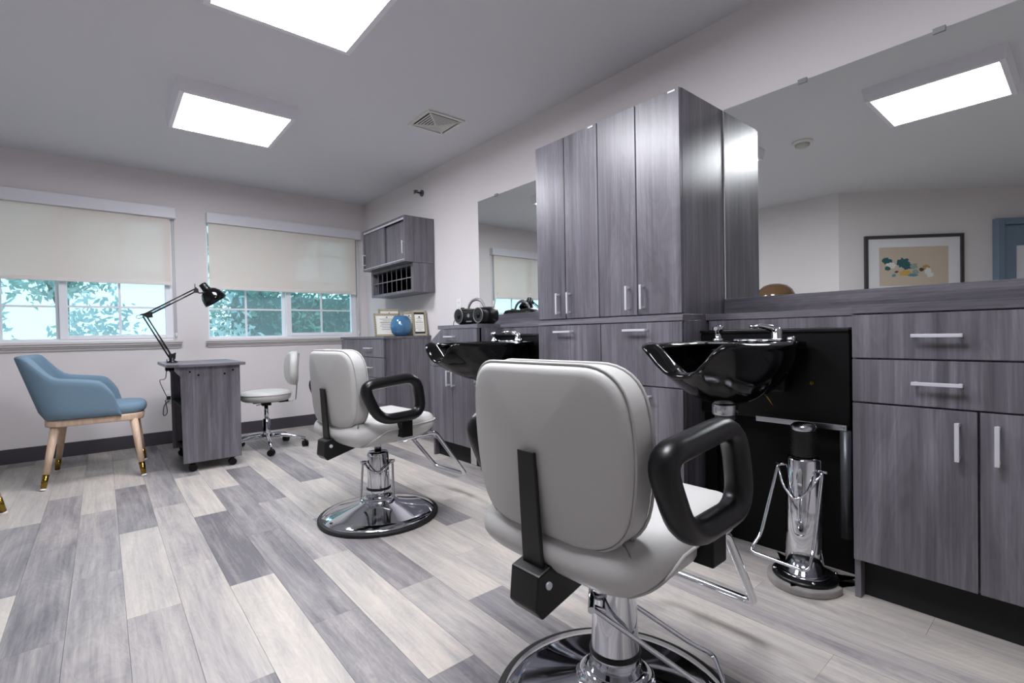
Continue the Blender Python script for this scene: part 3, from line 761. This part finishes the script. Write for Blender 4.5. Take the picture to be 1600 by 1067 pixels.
arm(k0, k1, 'lower_arm'); arm(k1, k2, 'upper_arm')
m = MB()
def coil(a, b, r, turns):
    P = []; d = (b-a).normalized(); U = d.cross(Vector((0, 1, 0))).normalized(); V = Vector((0, 1, 0))
    for i in range(turns*8+1): an = 2*PI*i/8; P.append(a+(b-a)*(i/(turns*8))+U*r*math.cos(an)+V*r*math.sin(an))
    m.tube(P, .0014, 4)
coil(k0+Vector((.0, .012, .02)), k0.lerp(k1, .42), .006, 18); coil(k1.lerp(k2, .08), k1.lerp(k2, .5), .006, 18)
m.build('spring', 'black_satin', t)
MB().prism([(k1.x-.03, k1.z+.01), (k1.x+.045, k1.z+.03), (k1.x+.05, k1.z-.012), (k1.x+.02, k1.z-.016)], 1, yl-.011, yl+.011).build('elbow_joint', 'black_satin', t, .002)
MB().prism([(.385, .785), (.425, .79), (.43, .84), (.405, .83), (.385, .84)], 1, yl-.012, yl+.012).build('base_joint', 'black_satin', t, .002)
MB().tube([k1+Vector((-.02, 0, .004)), k1+Vector((-.045, 0, -.0)), k1+Vector((-.05, 0, -.014)), k1+Vector((-.035, 0, -.022)), k1+Vector((-.01, 0, -.012))], .0022, 6).tube(fillet([k0+Vector((-.02, .02, -.02)), Vector((.37, yl+.02, .70)), Vector((.385, 4.8, .62)), Vector((.36, 5.1, .60)), Vector((.43, 5.3, .43)), Vector((.45, 5.37, .42))], .1), .003, 6).build('power_cord', 'black_rubber', t)
MB().tube(fillet([(.42, 5.34, .40), (.44, 5.34, .28), (.40, 5.34, .25), (.41, 5.34, .36), (.45, 5.34, .39)], .05), .0035, 6).box(.435, .465, 5.365, 5.385, .40, .43).build('cord_bundle', 'black_rubber', t)
MB().prism([(k2.x-.012, k2.z-.02), (k2.x+.025, k2.z-.018), (k2.x+.02, k2.z+.012), (k2.x, k2.z+.028)], 1, yl-.009, yl+.009).tube(fillet([k2+Vector((.01, 0, -.01)), k2+Vector((.03, 0, -.022)), Vector((.622, yl, 1.305))], .02), .005, 8).tube([k2+Vector((.0, 0, .01)), k2+Vector((.0, 0, .05))], .003, 6).build('head_joint', 'black_satin', t, .0)
ax = Vector((.55, -.12, -.83)).normalized(); c0 = Vector((.612, yl, 1.372))
Mh = ax.to_track_quat('Z', 'Y').to_matrix()
MB().lathe([(.016, 0), (.027, .003), (.028, .03), (.03, .05), (.034, .062)], c0, 24, Mh).build('lamp_socket', 'black_satin', t)
MB().lathe([(.034, .058), (.058, .075), (.076, .105), (.084, .14), (.086, .165), (.083, .165), (.08, .14), (.07, .105), (.05, .08), (.03, .065)], c0, 32, Mh).build('lamp_shade', 'ceramic_black', t)

# ------------------------------------------------------------------ stool
t = thing('task_stool', 'light grey padded task stool on chrome castor base behind the small desk', 'stool', (1.05, 4.5, 0))
so = [(.195*math.cos(2*PI*i/40), .195*math.sin(2*PI*i/40)) for i in range(40)]
MB().pillow(so, .085, .04, 0, .008, lambda a, b, d: (a, b, .452+d)).build('seat', 'vinyl_grey', t)
MB().tube([(.1965*math.cos(2*PI*i/40), .1965*math.sin(2*PI*i/40), .468) for i in range(40)], .0035, 6, True).build('seat_piping', 'piping_grey', t)
MB().box(-.10, .17, -.03, .03, .392, .408).box(-.035, .035, -.04, .04, .37, .395).tube([(-.03, -.02, .385), (-.08, -.06, .382)], .004, 6).build('seat_plate', 'black_plastic', t, .003)
MB().lathe([(.016, .24), (.016, .375)], n=16).build('piston', 'chrome', t)
MB().lathe([(.026, .085), (.029, .09), (.029, .255), (.022, .262)], n=20).build('column', 'chrome', t)
for k in range(5):
    a = R(-92+72*k); ca, sa = math.cos(a), math.sin(a)
    lg = MB().tube([(0.02*ca, .02*sa, .115), (.11*ca, .11*sa, .113), (.21*ca, .21*sa, .098), (.30*ca, .30*sa, .070)], [.019, .017, .014, .012], 10).build('leg', 'chrome', t)
    px, py = .30*ca, .30*sa; b = a+1.1+k; cb, sb = math.cos(b), math.sin(b)
    c = MB().tube([(px, py, .05), (px, py, .066)], .007, 8)
    for o in (-1, 1): c.tube([(px-sb*.006*o, py+cb*.006*o, .026), (px-sb*.02*o, py+cb*.02*o, .026)], .026, 16)
    c.tube([(px, py, .03), (px, py, .055)], .010, 8); c.build('castor', 'black_plastic', lg)
bo = [(.165*math.copysign(abs(math.cos(q))**.75, math.cos(q)), .145*math.copysign(abs(math.sin(q))**.8, math.sin(q))) for q in [2*PI*i/40 for i in range(40)]]
MB().pillow(bo, .07, .032, .006, .0, lambda a, b, d: (.218+d+.1*b*.35-.9*a*a, a, .672+b)).build('backrest', 'vinyl_grey', t)
MB().tube([(.218+.02+.035*b-.9*a*a, a, .672+b) for a, b in bo], .004, 6, True).build('back_piping', 'piping_grey', t)
MB().tube(fillet([(.10, 0, .388), (.232, 0, .388), (.268, 0, .80)], .03), .008, 8, sec=(.005, .014)).build('back_bar', 'steel', t)
t.rotation_euler.z = R(-6)

# ------------------------------------------------------------------ dresser and wall cabinet
XD = 1.88
t = thing('storage_cabinet', 'low grey cabinet with drawers holding the blue vase and certificates', 'cabinet', (2.1, 4.47, 0), world=True)
MB().box(XD+.02, BACK, 3.975, 4.96, 0, .912).build('body', 'laminate_v', t, .001, 1)
MB().box(XD-.006, BACK, 3.968, 4.966, .912, .932).build('top', 'laminate_h', t, .001, 1)
front('door', t, XD, 4.49, 4.96, .10, .910, (4.53, .62, True))
zz = [.10, .33, .56, .744, .910]
for i in range(4): front('drawer', t, XD, 4.02-.04, 4.49, zz[i], zz[i+1], (4.28, (zz[i]+zz[i+1])/2+.0, False, .14))
t = thing('wall_cabinet', 'grey wall cabinet with sliding doors and a divided rack below', 'cabinet', (2.2, 4.32, 1.325), world=True)
XA = 2.05
m = MB(); m.box(XA, BACK, 3.88, 4.765, 1.588, 1.606); m.box(XA, BACK, 3.88, 4.765, 1.975, 1.993); m.box(XA, BACK, 3.88, 3.898, 1.606, 1.975); m.box(XA, BACK, 4.747, 4.765, 1.606, 1.975); m.box(BACK-.01, BACK, 3.898, 4.747, 1.606, 1.975)
m.build('body', 'laminate_v', t, .001, 1)
MB().box(XA+.002, XA+.006, 3.898, 4.747, 1.958, 1.975).box(XA+.002, XA+.006, 3.898, 4.747, 1.606, 1.613).build('door_track', 'nickel', t)
d = MB().box(XA+.03, XA+.042, 3.9, 4.36, 1.613, 1.96).build('sliding_door', 'laminate_v', t); handle(d, XA+.03, 3.93, 1.72, True)
d = MB().box(XA+.012, XA+.024, 4.30, 4.745, 1.613, 1.96).build('sliding_door', 'laminate_v', t); handle(d, XA+.012, 4.735, 1.70, True)
XB = 2.13
m = MB(); m.box(XB, BACK, 3.882, 4.763, 1.325, 1.35); m.box(XB, BACK, 3.882, 3.93, 1.35, 1.586); m.box(XB, BACK, 4.72, 4.763, 1.35, 1.586); m.box(BACK-.01, BACK, 3.93, 4.72, 1.35, 1.586); m.box(XB, BACK-.01, 3.93, 4.72, 1.56, 1.586)
m.build('rack_body', 'laminate_v', t, .001, 1)
MB().box(BACK-.014, BACK-.0105, 3.93, 4.72, 1.35, 1.56).build('rack_back', 'black_matte', t)
MB().box(XB+.012, BACK-.014, 3.93, 4.72, 1.456, 1.461).build('rack_shelf', 'acrylic', t)
MB().box(XB+.009, XB+.0125, 3.93, 4.72, 1.4545, 1.4625).build('shelf_edge', 'silver_plastic', t)
for k in range(1, 8):
    y = 3.93+.79*k/8
    v = MB().box(XB+.012, BACK-.014, y-.0015, y+.0015, 1.35, 1.56).build('divider', 'acrylic', t)
    MB().box(XB+.009, XB+.0125, y-.0022, y+.0022, 1.35, 1.56).build('divider_edge', 'silver_plastic', v)
# certificates and vase on the storage cabinet
def certificate(xy0, xy1, wd, ht, label, dark=False, zb=.932):
    a = Vector((xy0[0], xy0[1], 0)); b = Vector((xy1[0], xy1[1], 0)); wdt = (b-a).length; ang = math.atan2((b-a).y, (b-a).x)
    t = thing('certificate_frame', label, 'picture frame', ((a.x+b.x)/2, (a.y+b.y)/2, zb), ang, 'framed certificates')
    tilt = Matrix.Rotation(R(-12), 4, 'X'); h = wdt/2; f = .018
    def L(m, n, mat, p=None): return m.build(n, mat, t if p is None else p, M=tilt)
    m = MB(); 
    m.box(-h, -h+f, -.008, .008, 0, ht); m.box(h-f, h, -.008, .008, 0, ht); m.box(-h+f, h-f, -.008, .008, 0, f); m.box(-h+f, h-f, -.008, .008, ht-f, ht)
    L(m, 'frame', 'gold_frame')
    m = MB(); n = int(ht/.016)
    for i in range(n):
        z = ht*(i+.5)/n
        for s1 in (-1, 1): m.box(s1*(h-f*.5)-.005, s1*(h-f*.5)+.005, -.0095, -.008, z-.003, z+.003)
    L(m, 'frame_notches', 'gold_dark')
    L(MB().box(-h+f, h-f, -.002, .006, f, ht-f), 'mat_board', 'ink_black' if dark else 'paper')
    ih = ht-2*f; iw = wdt-2*f; m0 = .02 if dark else 0
    if dark: L(MB().box(-iw/2+.006, iw/2-.006, -.003, -.002, f+m0, ht-f-m0), 'sheet', 'paper')
    m = MB(); rr = random.Random(int(wdt*1000)); z = f+ih*(.72 if dark else .8)
    for i in range(7):
        wl = iw*rr.uniform(.18, .36); hh2 = .0028 if i != 2 else .005
        m.box(-wl, wl, -.0042, -.0032, z-hh2/2, z+hh2/2); z -= ih*.09
    if not dark: m.box(-.006, .006, -.0042, -.0032, f+ih*.86, f+ih*.93)
    else: m.lathe([(.0, -.0003), (.008, 0), (.008, .0008), (0, .001)], (0, -.004, f+ih*.78), 12, Matrix.Rotation(R(90), 3, 'X'))
    L(m, 'print', 'ink')
    st = MB().add([(-.02, ht*.15+.012, ht*.7), (.02, ht*.15+.012, ht*.7), (.03, .085, 0), (-.03, .085, 0), (-.02, ht*.15+.015, ht*.7), (.02, ht*.15+.015, ht*.7), (.03, .088, 0), (-.03, .088, 0)], [(0,1,2,3),(4,5,6,7),(0,1,5,4),(1,2,6,5),(2,3,7,6),(3,0,4,7)])
    st.build('easel_back', 'black_matte', t)
    return t
certificate((2.06, 4.44), (2.27, 4.40), .2, .272, 'framed certificate half hidden at the back left, tallest frame')
certificate((1.955, 4.32), (2.205, 4.285), .25, .222, 'wide framed certificate left of the blue vase')
certificate((2.175, 4.185), (2.30, 4.15), .14, .232, 'framed certificate mostly hidden behind the blue vase')
certificate((2.195, 4.03), (2.325, 3.995), .13, .24, 'framed certificate with black mat right of the blue vase', True)
t = thing('vase', 'round glossy blue ceramic vase on the low cabinet', 'vase', (2.105, 4.09, .932))
pr = [(.045, 0), (.06, .004), (.085, .03), (.1, .075), (.1, .1), (.088, .145), (.066, .176), (.056, .184), (.05, .182), (.055, .17), (.075, .14), (.085, .09), (.04, .02), (0, .015)]
sm = []
for i in range(len(pr)-1):
    for k in range(3): sm.append(tuple(pr[i][j]+(pr[i+1][j]-pr[i][j])*k/3 for j in (0, 1)))
sm.append(pr[-1])
vs = []
n = 48
m = MB(); rows = []
for r, z in sm: rows.append([(r*(1-.018*abs(math.sin(4*2*PI*i/n))*min(1, r/.09))*math.cos(2*PI*i/n), r*(1-.018*abs(math.sin(4*2*PI*i/n))*min(1, r/.09))*math.sin(2*PI*i/n), z) for i in range(n)])
m.grid(rows, closed_v=True); m.f.append(tuple(range(n))); m.sm.append(False)
m.build('vase_body', 'vase_blue', t)
# portable stereo
t = thing('portable_stereo', 'black portable stereo with carrying handle on the worktop', 'stereo', (2.12, 2.93, ZS1), R(4))
def rr(w_, h_, k=24): return [(w_*math.copysign(abs(math.cos(q))**.6, math.cos(q)), h_*math.copysign(abs(math.sin(q))**.6, math.sin(q))) for q in [2*PI*i/k for i in range(k)]]
rows = []
for y in [-.255, -.25, -.235, -.2, -.14, -.08, 0, .08, .14, .2, .235, .25, .255]:
    k = 1-max(0, (abs(y)-.2)/.06)**2*.55; hz = .078*k*(1-.16*max(0, 1-abs(y)/.1)); hx = .095*k
    rows.append([(a, y, .082+b) for a, b in rr(hx, hz)])
m = MB().grid(rows, closed_v=True); m.f.append(tuple(range(24))); m.f.append(tuple(12*24+i for i in range(24))); m.sm += [True, True]
m.build('body', 'black_satin', t)
for y in (-.15, .15):
    sp = MB().tube([(-.088, y, .085), (-.099, y, .085)], .068, 32).build('speaker', 'speaker_grille', t)
    MB().tube([(-.1, y+.068*math.cos(2*PI*i/32), .085+.068*math.sin(2*PI*i/32)) for i in range(32)], .004, 6, True).build('speaker_ring', 'silver_plastic', sp)
    MB().lathe([(.03, 0), (.02, .006), (0, .008)], (-.099, y, .085), 20, Matrix.Rotation(R(-90), 3, 'Y')).build('speaker_cone', 'black_plastic', sp)
MB().tube([(-.09, 0, .085), (-.097, 0, .085)], .018, 20).build('badge', 'silver_plastic', t)
MB().box(-.092, -.086, -.04, .04, .026, .036).build('button_row', 'silver_plastic', t)
MB().tube([(.0, .125*math.cos(R(q)), .135+.105*math.sin(R(q))) for q in range(0, 181, 10)], .012, 8, sec=(.010, .014)).build('carry_handle', 'silver_plastic', t)
MB().tube([(.06, -.18, .15), (.07, -.235, .29)], .003, 6).build('antenna', 'steel', t)
MB().lathe([(.02, .155), (.02, .17), (0, .171)], (-.02, .19, 0), 14).build('dial', 'black_plastic', t)
MB().tube(fillet([(.06, .25, .09), (.0, .31, .10), (-.03, .33, .03), (-.03, .33, .0)], .04), .0035, 6).build('power_cord', 'black_rubber', t)
for y in (-.18, .18): MB().box(-.05, .05, y-.02, y+.02, 0, .012).build('foot', 'black_rubber', t)
t.scale = (.8, .75, .78)
# outlets
def outlet(loc, rz, label):
    t = thing('wall_outlet', label, 'outlet', loc, rz)
    MB().box(-.006, 0, -.036, .036, -.058, .058).build('plate', 'outlet_white', t, .003)
    for z in (-.022, .022):
        s1 = MB().box(-.0085, -.005, -.014, .014, z-.014, z+.014).build('socket', 'outlet_white', t, .002)
        MB().box(-.0088, -.008, -.006, -.004, z-.004, z+.006).box(-.0088, -.008, .004, .006, z-.004, z+.006).build('slot', 'ink_black', s1)
outlet((XW, 3.494, 1.185), 0, 'white wall outlet beside the portable stereo')
outlet((.45, YW, .42), R(90), 'white wall outlet below the left window')

# ------------------------------------------------------------------ things seen only in the mirror
ang = math.atan2(-.7071, -.7071)
t = thing('framed_picture', 'abstract floral print in a dark frame on the diagonal wall', 'picture', diag(.78, .0, 1.6), R(-45))
# local: x along +wall-normal into the room, y along the wall
Lw, Hh = .515, .346
m = MB()
for a in ((-Lw, Lw, Hh-.034, Hh), (-Lw, Lw, -Hh, -Hh+.034), (-Lw, -Lw+.034, -Hh+.034, Hh-.034), (Lw-.034, Lw, -Hh+.034, Hh-.034)): m.box(.002, .03, a[0], a[1], a[2], a[3])
m.build('frame', 'frame_dark', t, .002, 1)
MB().box(.002, .014, -Lw+.034, Lw-.034, -Hh+.034, Hh-.034).build('mat', 'mat_white', t)
MB().box(.014, .0155, -.36, .36, -.215, .215).build('print', 'art_beige', t)
rb = random.Random(5)
def blob(y, z, ry, rz, mat, d):
    P = []
    for i in range(18):
        q = 2*PI*i/18; k = rb.uniform(.72, 1.12); P.append((y+ry*k*math.cos(q), z+rz*k*math.sin(q)))
    MB().prism(P, 0, .0155, .0155+d).build('painted_shape', mat, t)
for i, b in enumerate(((.28, .06, .055, .04, 'art_teal'), (.235, .015, .06, .035, 'art_white'), (.27, -.02, .035, .025, 'art_teal'), (.11, .04, .075, .055, 'art_teal'), (.07, .0, .05, .04, 'art_teal'), (.0, .0, .045, .035, 'art_sage'),
     (.09, -.075, .06, .032, 'art_yellow'), (.01, -.1, .05, .02, 'art_blue'), (-.02, -.065, .035, .028, 'art_sage'), (-.08, -.04, .025, .02, 'art_brown'), (-.13, -.02, .04, .03, 'art_ochre'), (-.15, -.06, .04, .045, 'art_white'), (-.17, -.1, .04, .03, 'art_white'), (.18, -.06, .02, .012, 'art_brown'), (.21, -.1, .022, .016, 'art_blue'))):
    blob(*b, .0006+.0002*i)
d1 = thing('door_1', 'blue grey door with a tall glass light', 'door', diag(2.09, 0, 0), R(-45)); d1['kind'] = 'structure'; del d1['category']
m = MB(); hw = .49
for a in ((hw-.07, hw, 0, 2.085), (-hw, -hw+.07, 0, 2.085), (-hw+.07, hw-.07, 2.015, 2.085)): m.box(.0, .075, a[0], a[1], a[2], a[3])
m.build('door_frame', 'door_blue', d1, .004)
m = MB()
for a in ((.29, .42, .01, 2.01), (-.42, -.29, .01, 2.01), (-.29, .29, 1.79, 2.01), (-.29, .29, .01, .3)): m.box(.015, .055, a[0], a[1], a[2], a[3])
m.build('door_leaf', 'door_blue', d1, .002, 1)
MB().box(.03, .036, -.29, .29, .3, 1.79).build('glass_light', 'mat_white', d1)
MB().tube([(.055, -.36, 1.0), (.10, -.36, 1.0)], .012, 10).tube([(.10, -.36, 1.0), (.10, -.25, 1.0)], .009, 10).build('door_handle', 'nickel', d1)
# hood dryer chair by the left wall
t = thing('hood_dryer_chair', 'brown domed hood dryer over a grey chair, top seen in the mirror', 'hair dryer', (-1.18, 2.33, 0))
so = fillet([(-.22, -.24), (.28, -.23), (.28, .23), (-.22, .24)], .07, closed=True)
MB().pillow(so, .12, .05, 0, .01, lambda a, b, d: (a, b, .44+d)).build('seat', 'vinyl_grey', t)
bo = fillet([(-.23, .46), (-.22, .98), (.22, .98), (.23, .46)], .08, closed=True)
MB().pillow(bo, .09, .04, 0, .01, lambda a, b, d: (-.24-.18*(b-.46)-d, a, b)).build('backrest', 'vinyl_grey', t)
for s1 in (-1, 1):
    MB().tube(fillet([(-.24, s1*.27, .66), (.2, s1*.27, .66), (.24, s1*.27, .0)], .05), .02, 10).build('armrest', 'black_satin', t)
    MB().tube([(-.26, s1*.23, .40), (-.30, s1*.24, 0)], .016, 10).build('leg', 'chrome', t)
MB().tube(fillet([(-.30, 0, .7), (-.36, 0, 1.1), (-.30, 0, 1.30), (-.14, 0, 1.32)], .06), .02, 10).build('hood_post', 'chrome', t)
MB().lathe([(.205, .0), (.21, .05), (.20, .11), (.17, .17), (.12, .215), (.06, .235), (0, .238), (0, .228), (.06, .225), (.11, .2), (.16, .16), (.19, .1), (.2, .05), (.198, 0)], (0, 0, 1.205), 40).build('hood', 'dome_brown', t)
MB().tube([(.207*math.cos(2*PI*i/40), .207*math.sin(2*PI*i/40), 1.207) for i in range(40)], .012, 8, True).build('hood_rim', 'silver_plastic', t)

# ------------------------------------------------------------------ outside the windows
g = MB().box(-14, 22, YW+T, 40, -1.0, -.6).build('lawn', 'lawn'); g['kind'] = 'structure'
def foliage(n, blobs, leaf, rg):
    m = MB()
    tot = sum(b[3]*b[4]*b[5] for b in blobs)
    for (x, y, z, rx, ry, rz) in blobs:
        k = int(n*rx*ry*rz/tot)
        for _ in range(k):
            d = Vector((rg.gauss(0, 1), rg.gauss(0, 1), rg.gauss(0, 1))).normalized()*(rg.random()**.28)
            c = Vector((x+d.x*rx, y+d.y*ry, z+d.z*rz))
            u = Vector((rg.gauss(0, 1), rg.gauss(0, 1), rg.gauss(0, 1))).normalized(); v = u.orthogonal().normalized(); s1 = leaf*rg.uniform(.6, 1.4)
            m.add([c-u*s1, c+v*s1*.5, c+u*s1, c-v*s1*.5], [(0,1,2,3)])
    return m
def tree(x, y, h, r, mat, label, n=2600, leaf=.13, seed=1):
    rg = random.Random(seed)
    t = thing('tree', label, 'tree', (x, y, -.6), group='trees outside the windows')
    MB().tube([(0, 0, 0), (.05, .02, h*.4), (-.04, .0, h*.75)], [.06, .05, .03], 8).build('trunk', 'trunk', t)
    for k in range(5):
        a = 2*PI*k/5+seed; MB().tube([(0, 0, h*(.3+.06*k)), (r*.4*math.cos(a), r*.4*math.sin(a), h*(.5+.06*k)), (r*.75*math.cos(a), r*.75*math.sin(a), h*(.58+.07*k))], [.05, .035, .015], 6).build('branch', 'trunk', t)
    bl = [(rg.uniform(-.5, .5)*r, rg.uniform(-.5, .5)*r, h*rg.uniform(.42, .95), r*rg.uniform(.45, .7), r*rg.uniform(.45, .7), h*rg.uniform(.12, .2)) for _ in range(9)]
    o = foliage(n, bl, leaf, rg).build('crown', mat, t); o['kind'] = 'stuff'
def shrub(x, y, w_, h, mat, label, n=1500, leaf=.08, seed=1):
    rg = random.Random(seed)
    t = thing('shrub', label, 'shrub', (x, y, -.6), group='shrubs outside the windows')
    MB().tube([(0, 0, 0), (.03, 0, h*.6)], [.05, .02], 6).build('stem', 'trunk', t)
    bl = [(rg.uniform(-.5, .5)*w_, rg.uniform(-.3, .3)*w_, h*rg.uniform(.35, .7), w_*.55, w_*.5, h*.4) for _ in range(4)]
    o = foliage(n, bl, leaf, rg).build('foliage', mat, t); o['kind'] = 'stuff'
tree(-2.7, 13.5, 6.2, 1.5, 'leaf_pale', 'pale loose tree seen through the left edge of the left window', 3000, .10, 3)
tree(-.75, 18.0, 7.0, 1.6, 'leaf_pale', 'pale loose tree seen through the middle of the left window', 3000, .11, 4)
tree(3.0, 13.5, 6.0, 1.6, 'leaf_dark', 'dense green tree seen through the left half of the corner window', 9000, .10, 6)
tree(7.0, 13.5, 6.4, 1.6, 'leaf_dark', 'dense green tree seen through the right half of the corner window', 9000, .10, 8)
for i, (x, y, w_, h, mt, lb, n_) in enumerate(((-1.55, 9.0, .72, 2.7, 'leaf_pale', 'pale shrub at the far left of the left window', 800), (.0, 9.6, .72, 2.4, 'leaf_pale', 'pale shrub in the left pane of the left window', 800), (1.5, 9.0, .72, 2.2, 'leaf_pale', 'pale shrub in the right pane of the left window', 1000))):
    shrub(x, y, w_, h, mt, lb, n_, .06, 20+i)
t = thing('hedge', 'dense green hedge filling the lower panes of the corner window', 'hedge', (4.6, 10.8, -.6))
MB().box(-2.6, 3.2, -.35, .35, 0, 2.35).build('hedge_core', 'hedge_dark', t)
rg = random.Random(77)
o = foliage(16000, [(-2.6+.58*k, rg.uniform(-.1, .1), rg.uniform(1.2, 1.7), .62, .62, 1.35) for k in range(11)], .06, rg).build('hedge_leaves', 'leaf_dark', t); o['kind'] = 'stuff'
for o in list(bpy.data.objects):
    if '_world' in o: del o['_world']
